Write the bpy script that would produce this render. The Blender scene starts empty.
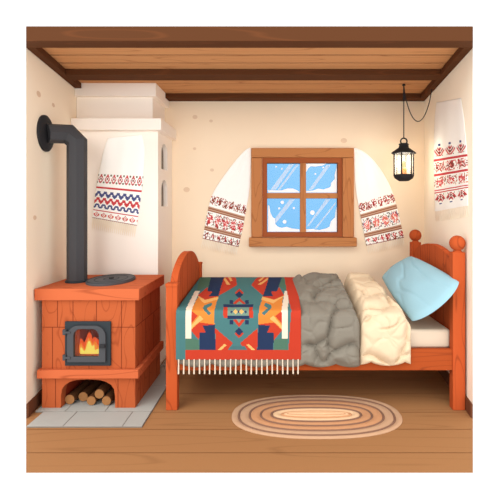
import bpy, bmesh, math, random
from mathutils import Vector, Matrix, noise
from mathutils.geometry import tessellate_polygon
random.seed(7)
C = bpy.context.scene.collection
SC = bpy.context.scene
U = 0.00707            # metres per drawing unit
D = 2.9                # camera distance to the open front of the room
H = 208.5 * U          # eye height above the floor
FD = D / U

def W(x, d, z):        # x, z in drawing units about the eye axis, d = distance from the eye in metres
    return Vector((x * U, d - D, z * U + H))
def at(px, py, r):     # a point whose size ratio is r
    return Vector(((px - 278) * U / r, D / r - D, (210 - py) * U / r + H))
def XL(d): return -57 * d / D - 195      # left wall
def XR(d): return 47 * d / D + 148       # right wall
DB = D / 0.67                            # back wall

# ------------------------------------------------------------------ materials
def lin(c):
    o = []
    for v in c[:3]:
        v /= 255.0
        o.append(v / 12.92 if v <= 0.04045 else ((v + 0.055) / 1.055) ** 2.4)
    return (*o, 1.0)

def mat(name, rgb, rough=0.9, spec=0.1, metal=0.0, vary=0.0, scale=6.0, bump=0.0):
    m = bpy.data.materials.new(name); m.use_nodes = True
    nt = m.node_tree; b = nt.nodes['Principled BSDF']
    b.inputs['Roughness'].default_value = rough
    b.inputs['Specular IOR Level'].default_value = spec
    b.inputs['Metallic'].default_value = metal
    col = lin(rgb)
    b.inputs['Base Color'].default_value = col
    tc = nt.nodes.new('ShaderNodeTexCoord')
    n = nt.nodes.new('ShaderNodeTexNoise'); n.inputs['Scale'].default_value = scale
    n.inputs['Detail'].default_value = 3
    nt.links.new(tc.outputs['Object'], n.inputs['Vector'])
    mx = nt.nodes.new('ShaderNodeMix'); mx.data_type = 'RGBA'
    v = vary
    mx.inputs[6].default_value = (col[0]*(1-v), col[1]*(1-v), col[2]*(1-v), 1)
    mx.inputs[7].default_value = (min(1, col[0]*(1+v)), min(1, col[1]*(1+v)), min(1, col[2]*(1+v)), 1)
    nt.links.new(n.outputs['Fac'], mx.inputs[0])
    nt.links.new(mx.outputs[2], b.inputs['Base Color'])
    if bump:
        bp = nt.nodes.new('ShaderNodeBump'); bp.inputs['Strength'].default_value = bump
        bp.inputs['Distance'].default_value = 0.01
        n2 = nt.nodes.new('ShaderNodeTexNoise'); n2.inputs['Scale'].default_value = scale * 8
        nt.links.new(tc.outputs['Object'], n2.inputs['Vector'])
        nt.links.new(n2.outputs['Fac'], bp.inputs['Height'])
        nt.links.new(bp.outputs['Normal'], b.inputs['Normal'])
    return m

def wood(name, rgb, grain, axis='X', freq=9.0, amt=0.6, stretch=9.0, width=0.05):
    """painted wood: flat colour with a few thin wandering grain lines along one axis"""
    m = bpy.data.materials.new(name); m.use_nodes = True
    nt = m.node_tree; b = nt.nodes['Principled BSDF']
    b.inputs['Roughness'].default_value = 0.85
    b.inputs['Specular IOR Level'].default_value = 0.1
    tc = nt.nodes.new('ShaderNodeTexCoord')
    mp = nt.nodes.new('ShaderNodeMapping')
    s = {'X': (1/stretch, 1, 1), 'Y': (1, 1/stretch, 1), 'Z': (1, 1, 1/stretch)}[axis]
    mp.inputs['Scale'].default_value = s
    nt.links.new(tc.outputs['Object'], mp.inputs['Vector'])
    n = nt.nodes.new('ShaderNodeTexNoise'); n.inputs['Scale'].default_value = freq
    n.inputs['Detail'].default_value = 1.0; n.inputs['Roughness'].default_value = 0.3
    nt.links.new(mp.outputs['Vector'], n.inputs['Vector'])
    k = nt.nodes.new('ShaderNodeMath'); k.operation = 'MULTIPLY'; k.inputs[1].default_value = 7
    nt.links.new(n.outputs['Fac'], k.inputs[0])
    f = nt.nodes.new('ShaderNodeMath'); f.operation = 'FRACT'
    nt.links.new(k.outputs[0], f.inputs[0])
    r = nt.nodes.new('ShaderNodeValToRGB')
    e = r.color_ramp.elements
    e[0].position = 0.0; e[0].color = (0, 0, 0, 1)
    e[1].position = 1.0; e[1].color = (0, 0, 0, 1)
    for p, v in ((0.5 - width*1.6, 0), (0.5, 1), (0.5 + width*1.6, 0)):
        x = r.color_ramp.elements.new(p); x.color = (v, v, v, 1)
    nt.links.new(f.outputs[0], r.inputs['Fac'])
    a = nt.nodes.new('ShaderNodeMath'); a.operation = 'MULTIPLY'; a.inputs[1].default_value = amt
    nt.links.new(r.outputs['Color'], a.inputs[0])
    mx = nt.nodes.new('ShaderNodeMix'); mx.data_type = 'RGBA'
    mx.inputs[6].default_value = lin(rgb); mx.inputs[7].default_value = lin(grain)
    nt.links.new(a.outputs[0], mx.inputs[0])
    nt.links.new(mx.outputs[2], b.inputs['Base Color'])
    return m

def emis(name, rgb, s):
    m = bpy.data.materials.new(name); m.use_nodes = True
    nt = m.node_tree; nt.nodes.remove(nt.nodes['Principled BSDF'])
    e = nt.nodes.new('ShaderNodeEmission'); e.inputs['Color'].default_value = lin(rgb); e.inputs['Strength'].default_value = s
    nt.links.new(e.outputs[0], nt.nodes['Material Output'].inputs[0])
    return m

def glass(name, tint, diff=None, fac=0.0, gloss=0.03):
    """thin pane: tinted see-through glass with a little frosting and shine"""
    m = bpy.data.materials.new(name); m.use_nodes = True
    nt = m.node_tree; nt.nodes.remove(nt.nodes['Principled BSDF'])
    t = nt.nodes.new('ShaderNodeBsdfTransparent'); t.inputs['Color'].default_value = (*tint, 1)
    g = nt.nodes.new('ShaderNodeBsdfGlossy'); g.inputs['Roughness'].default_value = 0.3
    x = nt.nodes.new('ShaderNodeMixShader'); x.inputs[0].default_value = gloss
    nt.links.new(t.outputs[0], x.inputs[1]); nt.links.new(g.outputs[0], x.inputs[2])
    last = x
    if diff:
        df = nt.nodes.new('ShaderNodeBsdfDiffuse'); df.inputs['Color'].default_value = lin(diff)
        y = nt.nodes.new('ShaderNodeMixShader'); y.inputs[0].default_value = fac
        nt.links.new(x.outputs[0], y.inputs[1]); nt.links.new(df.outputs[0], y.inputs[2]); last = y
    nt.links.new(last.outputs[0], nt.nodes['Material Output'].inputs[0])
    return m

M = {}
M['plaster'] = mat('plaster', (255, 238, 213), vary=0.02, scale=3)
M['plaster_back'] = mat('plaster_back', (243, 222, 193), vary=0.02, scale=3)  # same plaster, darkened to offset the stronger light on the back wall
M['plaster_lit'] = mat('plaster_lit', (255, 243, 222), vary=0.02, scale=3)  # same plaster made paler, brighter light on the right wall put into its colour
M['stain'] = mat('plaster_stain', (226, 198, 168), vary=0.05, scale=20)
M['lime'] = mat('limewash', (248, 238, 226), vary=0.015, scale=3)
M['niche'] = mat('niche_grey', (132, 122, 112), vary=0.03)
M['plank_ceiling'] = wood('ceiling_planks', (198, 142, 94), (150, 94, 58), 'X', 8, 0.5, 14)
M['seam'] = mat('plank_seam', (110, 66, 38))
M['beam'] = wood('dark_beam', (88, 52, 29), (118, 68, 38), 'X', 6, 0.35, 14)
M['floor_a'] = wood('floor_planks', (156, 110, 70), (128, 88, 54), 'X', 5, 0.4, 16)
M['floor_seam'] = mat('floor_seam', (138, 88, 54))
M['baseboard'] = wood('dark_baseboard', (108, 66, 44), (100, 60, 40), 'Y', 6, 0.3, 12)
M['stone'] = mat('hearth_stone', (163, 161, 154), vary=0.06, scale=5)
M['grout'] = mat('hearth_grout', (128, 120, 112))
M['stove'] = wood('terracotta_blocks', (171, 84, 46), (128, 54, 28), 'Z', 7, 0.6, 3, 0.05)
M['stove_slab'] = wood('terracotta_slab', (188, 95, 57), (134, 58, 30), 'X', 7, 0.6, 7, 0.05)
M['stove_seam'] = mat('stove_joint', (112, 46, 25))
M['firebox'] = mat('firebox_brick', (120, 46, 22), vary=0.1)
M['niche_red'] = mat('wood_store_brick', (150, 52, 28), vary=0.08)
M['iron'] = mat('cast_iron', (39, 45, 49), rough=0.7, spec=0.25, vary=0.04)
M['hot_plate'] = mat('hot_plate_iron', (74, 74, 77), rough=0.6, spec=0.25, vary=0.04)
M['iron_grey'] = mat('worn_iron', (62, 63, 66), rough=0.6, spec=0.3, vary=0.04)
M['iron_dark'] = mat('black_iron', (40, 39, 41), rough=0.7, spec=0.2)
M['pipe'] = mat('stove_pipe_iron', (58, 57, 59), rough=0.6, spec=0.3, vary=0.03)
M['flame_red'] = emis('flame_red', (236, 88, 36), 1.6)
M['flame_orange'] = emis('flame_orange', (250, 142, 46), 1.6)
M['flame_yellow'] = emis('flame_yellow', (255, 226, 104), 1.6)
M['bark'] = wood('bark', (88, 56, 33), (96, 58, 34), 'Y', 14, 0.7, 5)
M['log_end'] = mat('log_end', (150, 104, 64), vary=0.1, scale=40)
M['bed'] = wood('bed_wood', (180, 80, 39), (120, 48, 24), 'Z', 8, 0.6, 7, 0.05)
M['bed_rail'] = wood('bed_rail_wood', (160, 71, 31), (112, 46, 22), 'X', 8, 0.6, 9, 0.05)
M['mattress'] = mat('mattress_ticking', (212, 193, 170), vary=0.02)
M['grey_wool'] = mat('grey_wool', (124, 117, 105), vary=0.04, scale=9, bump=0.15)
M['cream_wool'] = mat('cream_wool', (212, 189, 158), vary=0.03, scale=9, bump=0.12)
M['pillow'] = mat('pillow_blue', (145, 181, 192), vary=0.02, scale=9, bump=0.05)
M['frame'] = wood('window_wood', (186, 122, 75), (142, 86, 50), 'Z', 9, 0.6, 8, 0.05)
M['frame_h'] = wood('window_wood_level', (186, 124, 76), (142, 86, 50), 'X', 9, 0.6, 8, 0.05)
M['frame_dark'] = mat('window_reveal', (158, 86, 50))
M['snow'] = mat('snow', (252, 252, 254), vary=0.01)
M['pane'] = glass('blue_window_glass', (0.33, 0.57, 0.755))
M['glare_streak'] = glass('glare_streak', (0.95, 0.98, 1.0), (250, 252, 255), 0.32, 0.0)  # glare on the glass, painted as paler slanting strips
M['clear'] = glass('clear_glass', (0.97, 0.97, 0.97), (255, 250, 235), 0.09, 0.0)
M['stove_glass'] = glass('stove_glass', (0.98, 0.96, 0.94), gloss=0.01)
M['candle'] = mat('candle_wax', (226, 142, 58), spec=0.2)
M['candle_flame'] = emis('candle_flame', (255, 240, 150), 1.6)
M['linen'] = mat('linen', (252, 250, 244), vary=0.01, scale=20)
M['linen_fringe'] = mat('linen_fringe', (244, 230, 208), vary=0.02, scale=20)
for n, c in (('thread_red', (200, 66, 70)), ('thread_dark', (140, 56, 50)), ('thread_navy', (74, 82, 130)),
             ('thread_brown', (150, 94, 66)), ('thread_pink', (232, 132, 128)), ('thread_green', (104, 104, 82)),
             ('thread_tan', (196, 160, 136)), ('thread_orange', (216, 120, 80))):
    M[n] = mat(n, c)
QC = {'teal': (66, 107, 107), 'red': (174, 55, 36), 'navy': (34, 48, 76), 'orange': (200, 120, 50),
      'ochre': (212, 158, 92), 'white': (214, 197, 176), 'green': (72, 104, 86), 'deep': (64, 100, 102),
      'sage': (104, 128, 114)}
for k, c in QC.items(): M['quilt_' + k] = mat('quilt_' + k, c, vary=0.03, scale=30)
M['rug_tan'] = mat('rug_tan', (191, 151, 119), vary=0.06, scale=30, bump=0.3)
M['rug_mid'] = mat('rug_mid', (196, 142, 102), vary=0.06, scale=30, bump=0.3)
M['rug_dark'] = mat('rug_dark', (130, 96, 78), vary=0.06, scale=30, bump=0.3)
M['rug_light'] = mat('rug_light', (226, 186, 146), vary=0.06, scale=30, bump=0.3)

# ------------------------------------------------------------------ mesh builder
class MB:
    def __init__(s): s.v = []; s.f = []; s.m = []; s.sm = []
    def add(s, vs, fs, mi=0, smooth=False):
        o = len(s.v); s.v += [Vector(p) for p in vs]
        for f in fs:
            s.f.append([i + o for i in f]); s.m.append(mi); s.sm.append(smooth)
        return s
    def hexa(s, p, mi=0):      # p: 4 bottom corners then 4 top corners, same winding
        return s.add(p, [(0,3,2,1),(4,5,6,7),(0,1,5,4),(1,2,6,5),(2,3,7,6),(3,0,4,7)], mi)
    def box(s, a, b, mi=0):
        x0,y0,z0 = a; x1,y1,z1 = b
        return s.hexa([(x0,y0,z0),(x1,y0,z0),(x1,y1,z0),(x0,y1,z0),(x0,y0,z1),(x1,y0,z1),(x1,y1,z1),(x0,y1,z1)], mi)
    def prism(s, loops, o, ex, ey, en, t, mi=0, mi_side=None):
        """loops of 2D points (first outer, others holes) on origin o with axes ex, ey, pushed t along en"""
        ex, ey, en, o = Vector(ex), Vector(ey), Vector(en), Vector(o)
        flat = [p for l in loops for p in l]
        tris = tessellate_polygon([[Vector((p[0], p[1], 0)) for p in l] for l in loops])
        n = len(flat)
        vs = [o + ex*p[0] + ey*p[1] for p in flat] + [o + ex*p[0] + ey*p[1] + en*t for p in flat]
        s.add(vs, [tuple(q) for q in tris] + [(q[2]+n, q[1]+n, q[0]+n) for q in tris], mi)
        base = len(s.v) - 2*n; k = 0
        for l in loops:
            m = len(l)
            for i in range(m):
                a, b = k+i, k+(i+1) % m
                s.f.append([base+a, base+b, base+b+n, base+a+n]); s.m.append(mi if mi_side is None else mi_side); s.sm.append(False)
            k += m
        return s
    def tube(s, path, rad, seg=12, mi=0, smooth=True, rot=0.0, caps=True):
        path = [Vector(p) for p in path]; n = len(path)
        if not hasattr(rad, '__len__'): rad = [rad]*n
        t0 = (path[1]-path[0]).normalized()
        up = Vector((0,0,1)) if abs(t0.z) < 0.9 else Vector((0,1,0))
        nx = t0.cross(up).normalized(); vs = []
        prev = t0
        for i in range(n):
            a = (path[i]-path[i-1]).normalized() if i else t0
            b = (path[i+1]-path[i]).normalized() if i < n-1 else a
            t = (a+b).normalized()
            q = prev.rotation_difference(t); nx = (q @ nx).normalized(); prev = t
            nx = (nx - t*nx.dot(t)).normalized(); ny = t.cross(nx)
            k = 1.0/max(0.5, math.cos(a.angle(b)/2)) if 0 < i < n-1 else 1.0
            # widen mitre along bend direction
            bd = (b-a); bd = bd.normalized() if bd.length > 1e-6 else None
            for j in range(seg):
                an = 2*math.pi*(j+0.5)/seg + rot
                off = nx*math.cos(an) + ny*math.sin(an)
                if bd is not None: off = off + bd*(off.dot(bd)*(k-1))
                vs.append(path[i] + off*rad[i])
        fs = []
        for i in range(n-1):
            for j in range(seg):
                fs.append((i*seg+j, i*seg+(j+1)%seg, (i+1)*seg+(j+1)%seg, (i+1)*seg+j))
        s.add(vs, fs, mi, smooth)
        if caps:
            b = len(s.v)-len(vs)
            s.f.append([b+j for j in range(seg)][::-1]); s.m.append(mi); s.sm.append(False)
            s.f.append([b+(n-1)*seg+j for j in range(seg)]); s.m.append(mi); s.sm.append(False)
        return s
    def lathe(s, prof, o, axis=(0,0,1), seg=24, mi=0, smooth=True, sx=1, sy=1, rot=0.0, caps=True):
        o = Vector(o); q = Vector((0,0,1)).rotation_difference(Vector(axis).normalized())
        vs = []; n = len(prof)
        for r, z in prof:
            for j in range(seg):
                a = 2*math.pi*j/seg + rot
                vs.append(o + q @ Vector((r*sx*math.cos(a), r*sy*math.sin(a), z)))
        fs = [(i*seg+j, i*seg+(j+1)%seg, (i+1)*seg+(j+1)%seg, (i+1)*seg+j) for i in range(n-1) for j in range(seg)]
        if caps: fs += [tuple(range(seg))[::-1], tuple((n-1)*seg+j for j in range(seg))]
        return s.add(vs, fs, mi, smooth)
    def ball(s, c, r, mi=0, seg=24, sz=1.0):
        n = seg//2
        prof = [(max(1e-4, r*math.sin(math.pi*i/n)), -r*sz*math.cos(math.pi*i/n)) for i in range(n+1)]
        return s.lathe(prof, c, seg=seg, mi=mi)
    def grid(s, fn, nu, nv, mfn=None, smooth=True, close=False):
        vs = [fn(i/nu, j/nv) for j in range(nv+1) for i in range(nu+1)]
        o = len(s.v); s.v += [Vector(p) for p in vs]
        for j in range(nv):
            for i in range(nu):
                a = o + j*(nu+1)+i
                s.f.append([a, a+1, a+nu+2, a+nu+1]); s.m.append(mfn(i, j) if mfn else 0); s.sm.append(smooth)
        return s
    def build(s, name, mats, parent=None, bevel=0.0, recalc=True, weld=False, solid=0.0, origin=None, kind=None, sharp=45):
        if not isinstance(mats, (list, tuple)): mats = [mats]
        off = Vector((0,0,0))
        root = parent
        while root is not None:
            off = off + root.location; root = root.parent
        if parent is None and origin is not None: off = Vector(origin)
        me = bpy.data.meshes.new(name)
        me.from_pydata([p-off for p in s.v], [], s.f)
        for m in mats: me.materials.append(m)
        me.polygons.foreach_set('material_index', s.m); me.polygons.foreach_set('use_smooth', s.sm)
        bm = bmesh.new(); bm.from_mesh(me)
        if weld: bmesh.ops.remove_doubles(bm, verts=bm.verts, dist=1e-5)
        if recalc: bmesh.ops.recalc_face_normals(bm, faces=bm.faces)
        bm.to_mesh(me); bm.free()
        me.set_sharp_from_angle(angle=math.radians(sharp))
        ob = bpy.data.objects.new(name, me); C.objects.link(ob)
        if parent is not None: ob.parent = parent
        elif origin is not None: ob.location = off
        if solid:
            sm = ob.modifiers.new('cloth_thickness', 'SOLIDIFY'); sm.thickness = abs(solid); sm.offset = -1 if solid > 0 else 1
        if bevel:
            bv = ob.modifiers.new('soft_edges', 'BEVEL'); bv.width = bevel; bv.segments = 2
            bv.limit_method = 'ANGLE'; bv.angle_limit = math.radians(40)
        if kind: ob['kind'] = kind
        return ob

def tag(o, label, cat, group=None):
    o['label'] = label; o['category'] = cat
    if group: o['group'] = group
    return o
def thing(name, label, cat, loc, group=None):
    o = bpy.data.objects.new(name, None); C.objects.link(o); o.location = loc
    o.empty_display_size = 0.1
    return tag(o, label, cat, group)
def ell(cx, cy, rx, ry, n=20):
    return [(cx+rx*math.cos(2*math.pi*i/n), cy+ry*math.sin(2*math.pi*i/n)) for i in range(n)]
def arch(x0, x1, z0, z1, rc, n=6):
    """rectangle with rounded top corners, counter-clockwise"""
    p = [(x0, z0), (x1, z0)]
    p += [(x1-rc+rc*math.cos(a), z1-rc+rc*math.sin(a)) for a in [math.pi/2*i/n for i in range(n+1)]]
    p += [(x0+rc+rc*math.cos(a), z1-rc+rc*math.sin(a)) for a in [math.pi/2+math.pi/2*i/n for i in range(n+1)]]
    return p
EX, EY, EZ = Vector((1,0,0)), Vector((0,1,0)), Vector((0,0,1))

# ------------------------------------------------------------------ the room
ZC = 169     # ceiling boards
ZB = 162     # underside of the beams
# floor: boards running across the room
b = MB()
edges = [D/1.261, 2.49, 2.757, 2.99, 3.29, 3.60, 3.92, 4.2, DB+0.1]
def fl(d): return XL(d) if d >= D else -252*d/D
def fr(d): return XR(d) if d >= D else 195*d/D
def strip(b, d0, d1, z0, z1, mi):
    ds = [d0] + ([D] if d0 < D < d1 else []) + [d1]
    for a, c in zip(ds, ds[1:]):
        u0, u1 = (0.04/U, 0.04/U) if z0 < z1 else (0, 0)
        b.hexa([W(fl(a)+u0,a+0.03,z0),W(fr(a)-u1,a+0.03,z0),W(fr(c)-u1,c,z0),W(fl(c)+u0,c,z0),
                W(fl(a),a,z1),W(fr(a),a,z1),W(fr(c),c,z1),W(fl(c),c,z1)], mi)
for a, c in zip(edges, edges[1:]):
    strip(b, a+(0.003 if a > edges[0] else 0), c-0.003, -211, -208.5, 0)
ds = [edges[0]+0.004, D, DB+0.1]
for a, c in zip(ds, ds[1:]):
    b.hexa([W(fl(a)+6,a+.06,-213),W(fr(a)-6,a+.06,-213),W(fr(c)-6,c,-213),W(fl(c)+6,c,-213),
            W(fl(a)+.15,a,-208.85),W(fr(a)-.15,a,-208.85),W(fr(c)-.15,c,-208.85),W(fl(c)+.15,c,-208.85)], 1)
b.build('floor', [M['floor_a'], M['floor_seam']], kind='structure')

# back wall with the window opening and small plaster blemishes
RB = 0.67
def bw(px, py): return ((px-278)/RB*U, (210-py)/RB*U + H)
WX0, WZ1 = bw(262, 158); WX1, WZ0 = bw(342.5, 237)
b = MB()
x0, x1 = XL(DB)*U-0.1, XR(DB)*U+0.1
b.prism([[(x0, -0.02), (x1, -0.02), (x1, (ZC+7)*U+H), (x0, (ZC+7)*U+H)],
         [(WX0, WZ0), (WX0, WZ1), (WX1, WZ1), (WX1, WZ0)]], (0, DB-D, 0), EX, EZ, EY, 0.14)
for px, py, r in ((195,117,2.6),(211,121,1.8),(194.6,148.6,1.7),(212,170,2.0),(186.6,189.6,3.2),(343.8,140.6,3.2)):
    cx, cz = bw(px, py)
    b.prism([ell(cx, cz, r*U/RB, r*0.8*U/RB, 12)], (0, DB-D-0.0012, 0), EX, EZ, EY, 0.002, 1)
b.build('wall_back', [M['plaster_back'], M['stain']], kind='structure')

def side_wall(name, X, sgn, m, spots=()):
    b = MB(); t = 14*sgn
    z0, z1 = -209.5, ZC+6
    b.hexa([W(X(D),D,z0),W(X(DB),DB,z0),W(X(DB)+t,DB,z0),W(X(D+.3)+t,D+.3,z0),
            W(X(D),D,z1),W(X(DB),DB,z1),W(X(DB)+t,DB,z1),W(X(D+.3)+t,D+.3,z1)], 0)
    ax = (W(X(DB),DB,0)-W(X(D),D,0)).normalized()
    for d, z, r in spots:
        b.prism([ell(0, 0, r*U*1.6, r*U, 12)], W(X(d)-0.15*sgn, d, z), ax, EZ, Vector((sgn,0,0)), 0.002, 1)
    return b.build(name, [m, M['stain']], kind='structure')
side_wall('wall_left', XL, -1, M['plaster'], ((D/.935,124,3.2),(D/.86,122,2.4),(D/.955,-8,2.4)))
side_wall('wall_right', XR, 1, M['plaster_lit'])

# ceiling boards
b = MB()
ce = [D+0.004, D/.916, D/.869, D/.79, D/.7456, D/.71, DB+0.1]
for a, c in zip(ce, ce[1:]):
    a2, c2 = a+0.011, c-0.011
    b.hexa([W(XL(a2),a2,ZC),W(XR(a2),a2,ZC),W(XR(c2),c2,ZC),W(XL(c2),c2,ZC),
            W(XL(a2),a2,ZC+4),W(XR(a2),a2,ZC+4),W(XR(c2),c2,ZC+4),W(XL(c2),c2,ZC+4)], 0)
b.hexa([W(XL(ce[0]),ce[0],ZC+0.8),W(XR(ce[0]),ce[0],ZC+.8),W(XR(DB),DB+.1,ZC+.8),W(XL(DB),DB+.1,ZC+.8),
        W(XL(ce[0]),ce[0],ZC+6.5),W(XR(ce[0]),ce[0],ZC+6.5),W(XR(DB),DB+.1,ZC+6.5),W(XL(DB),DB+.1,ZC+6.5)], 1)
b.build('ceiling', [M['plank_ceiling'], M['seam']], kind='structure')

# beams: one across the open front, two across the room, one along each side wall
def cross_beam(n, d0, d1, z0, z1, xa0, xa1, xb0, xb1):
    b = MB()
    b.hexa([W(xa0,d0,z0),W(xa1,d0,z0),W(xb1,d1,z0),W(xb0,d1,z0),W(xa0,d0,z1),W(xa1,d0,z1),W(xb1,d1,z1),W(xb0,d1,z1)])
    return b.build(n, M['beam'], bevel=0.003, kind='structure')
d0 = D/1.043
cross_beam('trim_1', d0, D, ZB, 176.4, -241.6, 187, -252, 195)
sd = 9
for i, (a, c) in enumerate(((.835, .799), (.691, .6705))):
    a, c = D/a, D/c
    cross_beam('trim_%d' % (i+2), a, c, ZB, ZC-.1, XL(a)+sd+.1, XR(a)-sd-.1, XL(c)+sd+.1, XR(c)-sd-.1)
for n, X, s in (('trim_4', XL, 1), ('trim_5', XR, -1)):
    b = MB(); a, c = D+.002, DB-.002
    b.hexa([W(X(a)+.1*s,a,ZB),W(X(a)+sd*s,a,ZB),W(X(c)+sd*s,c,ZB),W(X(c)+.1*s,c,ZB),
            W(X(a)+.1*s,a,ZC-.1),W(X(a)+sd*s,a,ZC-.1),W(X(c)+sd*s,c,ZC-.1),W(X(c)+.1*s,c,ZC-.1)])
    b.build(n, M['beam'], bevel=0.003, kind='structure')

# baseboards
for n, X, s in (('baseboard_left', XL, 1), ('baseboard_right', XR, -1)):
    b = MB(); a, c = D+.001, DB-.02
    e = 1.5*s
    z0, z1 = -208.4, -194.5
    b.hexa([W(X(a),a,z0),W(X(a)+e,a+.012,z0),W(X(c)+e,c,z0),W(X(c),c,z0),W(X(a),a,z1),W(X(a)+e,a+.012,z1),W(X(c)+e,c,z1),W(X(c),c,z1)])
    b.build(n, M['baseboard'], kind='structure')
b = MB(); b.box(W(-150, DB-.014, -208.4), W(XR(DB)-1.6, DB-.001, -194.5))
b.build('baseboard_back', M['baseboard'], kind='structure')

# stone hearth under the stove
b = MB()
HZ = -206.8
hx1 = -130
hd = [D/1.0456, D/.973, 3.42, 3.86, DB-.016]
cols = [[(-241, -206), (-206, -149), (-149, hx1)], [(-250, -219), (-219, -178), (-178, hx1)], [(-250, -200), (-200, -160), (-160, hx1)], [(-156.5, hx1)]]
for i in range(4):
    a, c = hd[i]+.004, hd[i+1]-.004
    for (xa, xb) in cols[i]:
        b.hexa([W(xa+.5,a,-208.4),W(xb-.5,a,-208.4),W(xb-.5,c,-208.4),W(xa+.5,c,-208.4),W(xa+.5,a,HZ),W(xb-.5,a,HZ),W(xb-.5,c,HZ),W(xa+.5,c,HZ)], 0)
    b.box(W(cols[i][0][0]+.2, hd[i]+.002, -208.45), W(hx1-.2, hd[i+1]-.002, HZ-.4), 1)
b.build('hearth_slabs', [M['stone'], M['grout']], kind='structure', bevel=0.001)

# ------------------------------------------------------------------ window
wy = DB-D
win = bpy.data.objects.new('window_1', None); C.objects.link(win); win['kind'] = 'structure'
win.location = (bw(302, 0)[0], wy, bw(0, 246)[1])
def wbox(b, px0, py0, px1, py1, y0, y1, mi=0):
    xa, za = bw(px0, py1); xb, zb = bw(px1, py0)
    b.box((xa, y0, za), (xb, y1, zb), mi)
def wloop(px0, py0, px1, py1):
    xa, za = bw(px0, py1); xb, zb = bw(px1, py0)
    return [(xa, za), (xb, za), (xb, zb), (xa, zb)]
b = MB()
wbox(b, 251.5, 158.3, 262.4, 237, wy-.045, wy-.001, 0); wbox(b, 342, 158.3, 353.3, 237, wy-.045, wy-.001, 0)
wbox(b, 251.5, 148.6, 353.3, 158, wy-.045, wy-.001, 1)
b.build('window_frame', [M['frame'], M['frame_h']], win, bevel=0.006)
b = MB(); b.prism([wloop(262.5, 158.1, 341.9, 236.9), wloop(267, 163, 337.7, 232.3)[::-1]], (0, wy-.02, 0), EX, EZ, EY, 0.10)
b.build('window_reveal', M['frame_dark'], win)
b = MB(); wbox(b, 300.1, 163, 306, 232.3, wy-.005, wy+.05, 0)
wbox(b, 267, 193, 300.1, 198.4, wy-.004, wy+.049, 1); wbox(b, 306, 193, 337.7, 198.4, wy-.004, wy+.049, 1)
b.build('muntin_bars', [M['frame'], M['frame_h']], win, bevel=0.002)
b = MB(); wbox(b, 249.5, 237.2, 355.3, 246, wy-.09, wy-.001, 0)
b.build('window_sill', M['frame_h'], win, bevel=0.005)
PZ = {'tl': (267, 163, 300.1, 193), 'tr': (306, 163, 337.7, 193), 'bl': (267, 198.4, 300.1, 232.3), 'br': (306, 198.4, 337.7, 232.3)}
snow = {   # snow and ice clinging to the panes, outlines in the picture's zoomed window
 'tl': [[(85,226),(85,214),(120,216),(150,216),(180,207),(205,207),(225,216),(236,222),(236,226)]],
 'tr': [[(265,88),(365,88),(345,97),(310,102),(290,100),(278,110),(265,130)],
        [(414,88),(414,226),(265,226),(265,219),(300,217),(325,208),(352,212),(384,200),(388,180),(404,162),(404,140),(412,110)]],
 'bl': [[(85,285),(92,290),(96,320),(108,345),(118,350),(120,375),(130,388),(150,395),(175,390),(200,398),(236,402),(236,413),(85,413)]],
 'br': [[(265,402),(300,400),(330,406),(362,398),(380,390),(386,365),(405,345),(410,310),(414,295),(414,413),(265,413)]]}
dots = {'tl': [(125,103,4),(152,112,4)], 'tr': [(312,137,4),(349,106,4)], 'bl': [(154,273,8),(139,302,5),(209,300,5),(165,366,9)], 'br': [(298,322,11)]}
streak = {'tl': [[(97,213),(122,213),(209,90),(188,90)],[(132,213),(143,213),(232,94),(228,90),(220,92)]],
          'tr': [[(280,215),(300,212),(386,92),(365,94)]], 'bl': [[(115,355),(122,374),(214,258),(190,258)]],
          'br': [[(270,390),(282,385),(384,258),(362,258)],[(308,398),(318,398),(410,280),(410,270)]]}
def zz(p): return bw(250+p[0]*.21, 145+p[1]*.21)
def clampp(p, k):
    x0_, y0_, x1_, y1_ = PZ[k]; q = bw(min(max(250+p[0]*.21, x0_+.05), x1_-.05), min(max(145+p[1]*.21, y0_+.05), y1_-.05)); return q
for k, q in PZ.items():
    b = MB(); wbox(b, *q, wy+.028, wy+.032); pn = b.build('window_pane', M['pane'], win)
    b = MB()
    for lp in snow[k]: b.prism([[clampp(p, k) for p in lp]], (0, wy+.012, 0), EX, EZ, EY, .0155)
    for (x, y, r) in dots[k]:
        c = zz((x, y)); b.prism([ell(*c, r*.21*U/RB, r*.21*U/RB, 14)], (0, wy+.022, 0), EX, EZ, EY, .0058)
    o = b.build('snow', M['snow'], pn); o['label'] = 'white snow and flakes stuck to the pane'
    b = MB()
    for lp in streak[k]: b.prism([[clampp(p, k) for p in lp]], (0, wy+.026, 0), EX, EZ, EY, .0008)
    o = b.build('glare_streak', M['glare_streak'], pn); o['label'] = 'pale slanting strip on the pane, painted as glare'

# ------------------------------------------------------------------ chimney of the old stove
ch = thing('chimney_breast', 'whitewashed plaster chimney breast with two stepped cornices, rising behind the orange stove', 'chimney', W(-215, 4.05, -208.3))
dc = D/.7585; de = DB-.002
def chbox(b, xr, df, z0, z1, mi=0):
    b.hexa([W(XL(df)+.4,df,z0),W(xr,df,z0),W(xr,de,z0),W(XL(de)+.4,de,z0),W(XL(df)+.4,df,z1),W(xr,df,z1),W(xr,de,z1),W(XL(de)+.4,de,z1)], mi)
xr = -158.2
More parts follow.
